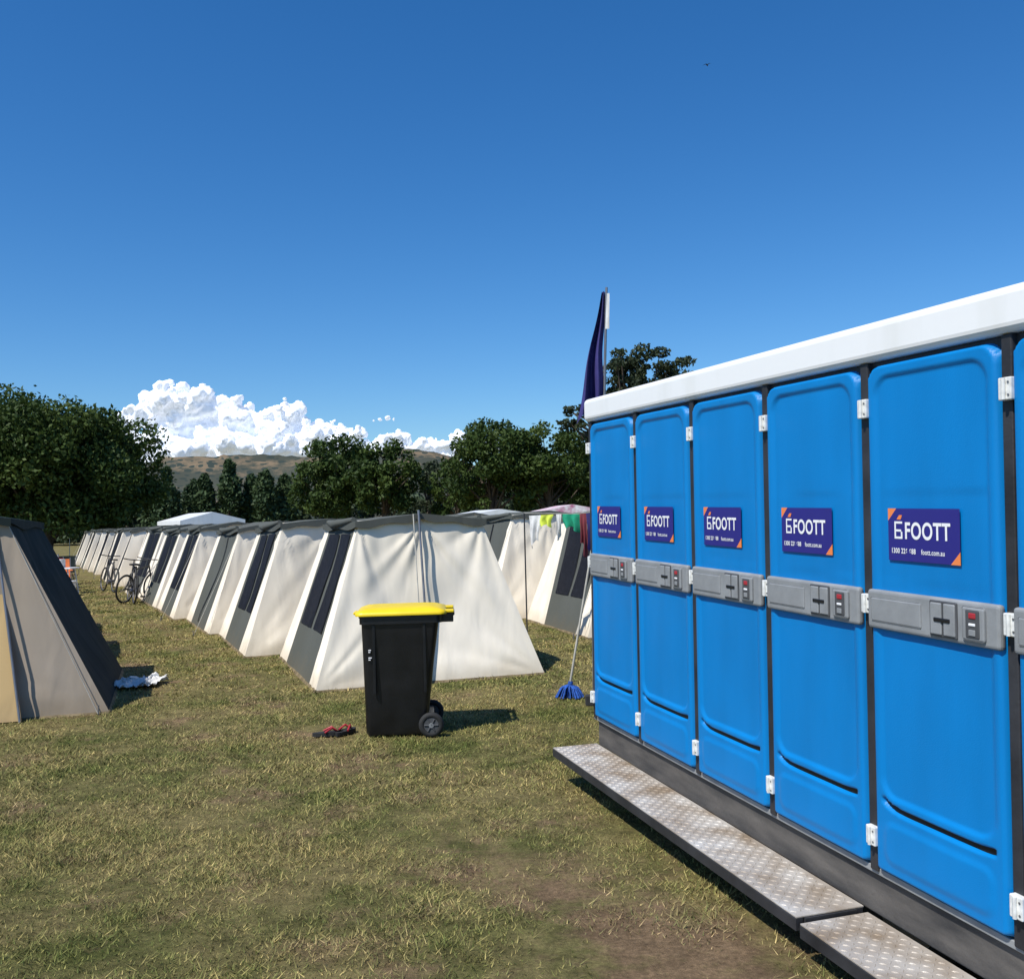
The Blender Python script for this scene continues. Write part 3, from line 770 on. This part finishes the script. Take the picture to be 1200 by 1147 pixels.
# ------------------------------------------------------------ hills
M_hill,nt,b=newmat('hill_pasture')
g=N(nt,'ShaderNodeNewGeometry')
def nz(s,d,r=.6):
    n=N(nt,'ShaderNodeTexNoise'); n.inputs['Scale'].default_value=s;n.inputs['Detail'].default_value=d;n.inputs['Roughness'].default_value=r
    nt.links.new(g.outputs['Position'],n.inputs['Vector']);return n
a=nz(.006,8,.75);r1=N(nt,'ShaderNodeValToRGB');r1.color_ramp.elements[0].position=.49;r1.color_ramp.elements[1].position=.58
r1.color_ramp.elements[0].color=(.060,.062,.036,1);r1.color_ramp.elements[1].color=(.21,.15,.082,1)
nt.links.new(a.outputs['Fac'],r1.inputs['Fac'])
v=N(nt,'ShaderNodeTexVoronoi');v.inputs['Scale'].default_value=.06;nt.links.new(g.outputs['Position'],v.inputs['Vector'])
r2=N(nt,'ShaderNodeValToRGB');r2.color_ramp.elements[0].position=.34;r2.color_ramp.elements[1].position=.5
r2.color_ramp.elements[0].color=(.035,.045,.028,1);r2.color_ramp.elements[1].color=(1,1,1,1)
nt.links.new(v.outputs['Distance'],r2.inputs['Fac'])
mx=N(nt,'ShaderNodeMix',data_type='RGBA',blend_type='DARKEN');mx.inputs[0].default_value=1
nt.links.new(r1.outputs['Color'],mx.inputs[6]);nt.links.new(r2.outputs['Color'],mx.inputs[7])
hz=N(nt,'ShaderNodeMix',data_type='RGBA');hz.inputs[0].default_value=.12;hz.inputs[7].default_value=(.12,.16,.23,1)  # bluish distance haze painted into the hill colour
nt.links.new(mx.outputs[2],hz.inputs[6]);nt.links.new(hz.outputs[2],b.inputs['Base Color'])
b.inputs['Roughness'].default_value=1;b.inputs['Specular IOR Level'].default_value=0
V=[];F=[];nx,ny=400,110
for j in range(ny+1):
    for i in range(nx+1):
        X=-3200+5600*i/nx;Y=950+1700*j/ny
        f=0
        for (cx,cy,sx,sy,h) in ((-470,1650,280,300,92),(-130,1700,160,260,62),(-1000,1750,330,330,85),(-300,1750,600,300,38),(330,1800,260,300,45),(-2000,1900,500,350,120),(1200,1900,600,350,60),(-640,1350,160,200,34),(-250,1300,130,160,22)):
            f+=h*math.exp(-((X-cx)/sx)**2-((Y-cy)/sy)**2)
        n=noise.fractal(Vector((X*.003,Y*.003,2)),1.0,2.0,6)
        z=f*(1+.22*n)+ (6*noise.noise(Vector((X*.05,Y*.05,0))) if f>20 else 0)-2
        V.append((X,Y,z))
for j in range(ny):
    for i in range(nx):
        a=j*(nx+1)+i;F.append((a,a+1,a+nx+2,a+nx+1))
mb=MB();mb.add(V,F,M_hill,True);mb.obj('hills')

# ------------------------------------------------------------ clouds
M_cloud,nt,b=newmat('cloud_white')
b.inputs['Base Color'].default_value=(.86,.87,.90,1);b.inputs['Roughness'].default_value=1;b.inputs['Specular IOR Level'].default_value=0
b.inputs['Emission Color'].default_value=(.62,.71,.87,1);b.inputs['Emission Strength'].default_value=.30  # bluish glow lifts the clouds' shaded sides, in place of scattered light
def cloud(puffs,seed,vox,dist,name='cloud'):
    rs=random.Random(seed);bm=bmesh.new()
    for (x,y,z,r) in puffs:
        for k in range(30):
            d=Vector((rs.gauss(0,1),rs.gauss(0,1),abs(rs.gauss(0,1))*.9)).normalized()
            q=r*rs.uniform(.35,1.05);rad=r*rs.uniform(.10,.36)
            p=Vector((x,y,z))+d*q
            bmesh.ops.create_icosphere(bm,subdivisions=2,radius=rad,matrix=Matrix.Translation(p)@Matrix.Diagonal((1,1,.85,1)))
        bmesh.ops.create_icosphere(bm,subdivisions=3,radius=r*.75,matrix=Matrix.Translation((x,y,z))@Matrix.Diagonal((1.1,1,.8,1)))
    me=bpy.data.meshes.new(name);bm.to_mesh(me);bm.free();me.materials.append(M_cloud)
    o=bpy.data.objects.new(name,me);scene.collection.objects.link(o)
    m=o.modifiers.new('r','REMESH');m.mode='VOXEL';m.voxel_size=vox;m.use_smooth_shade=True
    for sc,st in ((dist*4,dist*1.3),(dist*1.6,dist*1.1),(dist*.7,dist*.9),(dist*.35,dist*.45)):
        t=bpy.data.textures.new('c','CLOUDS');t.noise_scale=sc;t.noise_depth=5
        d=o.modifiers.new('d','DISPLACE');d.texture=t;d.strength=st;d.mid_level=.5;d.texture_coords='LOCAL'
    return o
Yc=3600;k=Yc/1150
def pf(px,py,r,dy=0):
    return ((px)*k,Yc+dy,1.7+py*k,r*k)
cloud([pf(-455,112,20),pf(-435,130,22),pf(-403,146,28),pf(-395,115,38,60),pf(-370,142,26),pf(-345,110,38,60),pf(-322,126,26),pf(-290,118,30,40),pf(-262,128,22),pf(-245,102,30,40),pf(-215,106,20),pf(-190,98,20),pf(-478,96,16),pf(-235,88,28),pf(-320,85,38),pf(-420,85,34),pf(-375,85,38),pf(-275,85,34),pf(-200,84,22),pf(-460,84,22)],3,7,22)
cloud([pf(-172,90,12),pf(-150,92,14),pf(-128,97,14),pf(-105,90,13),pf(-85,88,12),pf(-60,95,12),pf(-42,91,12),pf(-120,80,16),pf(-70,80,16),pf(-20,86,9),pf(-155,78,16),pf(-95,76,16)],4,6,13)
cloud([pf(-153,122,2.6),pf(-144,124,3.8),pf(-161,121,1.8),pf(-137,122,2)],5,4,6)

# ------------------------------------------------------------ light and sky
EL=54
sd=Vector((-.70,-.714,0)).normalized()*math.cos(R(EL));sd.z=math.sin(R(EL))
L=bpy.data.lights.new('sun','SUN');L.energy=5.0;L.angle=R(.5);L.color=(1,.96,.89)
lo=bpy.data.objects.new('sun',L);scene.collection.objects.link(lo);lo.rotation_euler=sd.to_track_quat('Z','Y').to_euler()
w=bpy.data.worlds.new('World');scene.world=w;w.use_nodes=True;nt=w.node_tree
bg=nt.nodes['Background'];sk=N(nt,'ShaderNodeTexSky');sk.sky_type='NISHITA';sk.sun_disc=False
sk.sun_elevation=R(EL);sk.sun_rotation=math.atan2(sd.x,sd.y);sk.altitude=300;sk.air_density=1.0;sk.dust_density=.6;sk.ozone_density=4.0
hs=N(nt,'ShaderNodeHueSaturation');hs.inputs['Saturation'].default_value=1.30
tn=N(nt,'ShaderNodeMix',data_type='RGBA',blend_type='MULTIPLY');tn.inputs[0].default_value=1;tn.inputs[7].default_value=(.85,1.0,1.12,1)
nt.links.new(sk.outputs[0],hs.inputs['Color']);nt.links.new(hs.outputs[0],tn.inputs[6]);nt.links.new(tn.outputs[2],bg.inputs['Color']);bg.inputs['Strength'].default_value=.122

# ------------------------------------------------------------ camera
cam=bpy.data.cameras.new('camera');co=bpy.data.objects.new('camera',cam);scene.collection.objects.link(co)
cam.sensor_width=36;cam.lens=34.5;cam.clip_start=.05;cam.clip_end=20000
co.matrix_world=Matrix.Translation((0,0,1.7))@Matrix.Rotation(R(90+1.82),4,'X')@Matrix.Rotation(-.025,4,'Z')
scene.camera=co
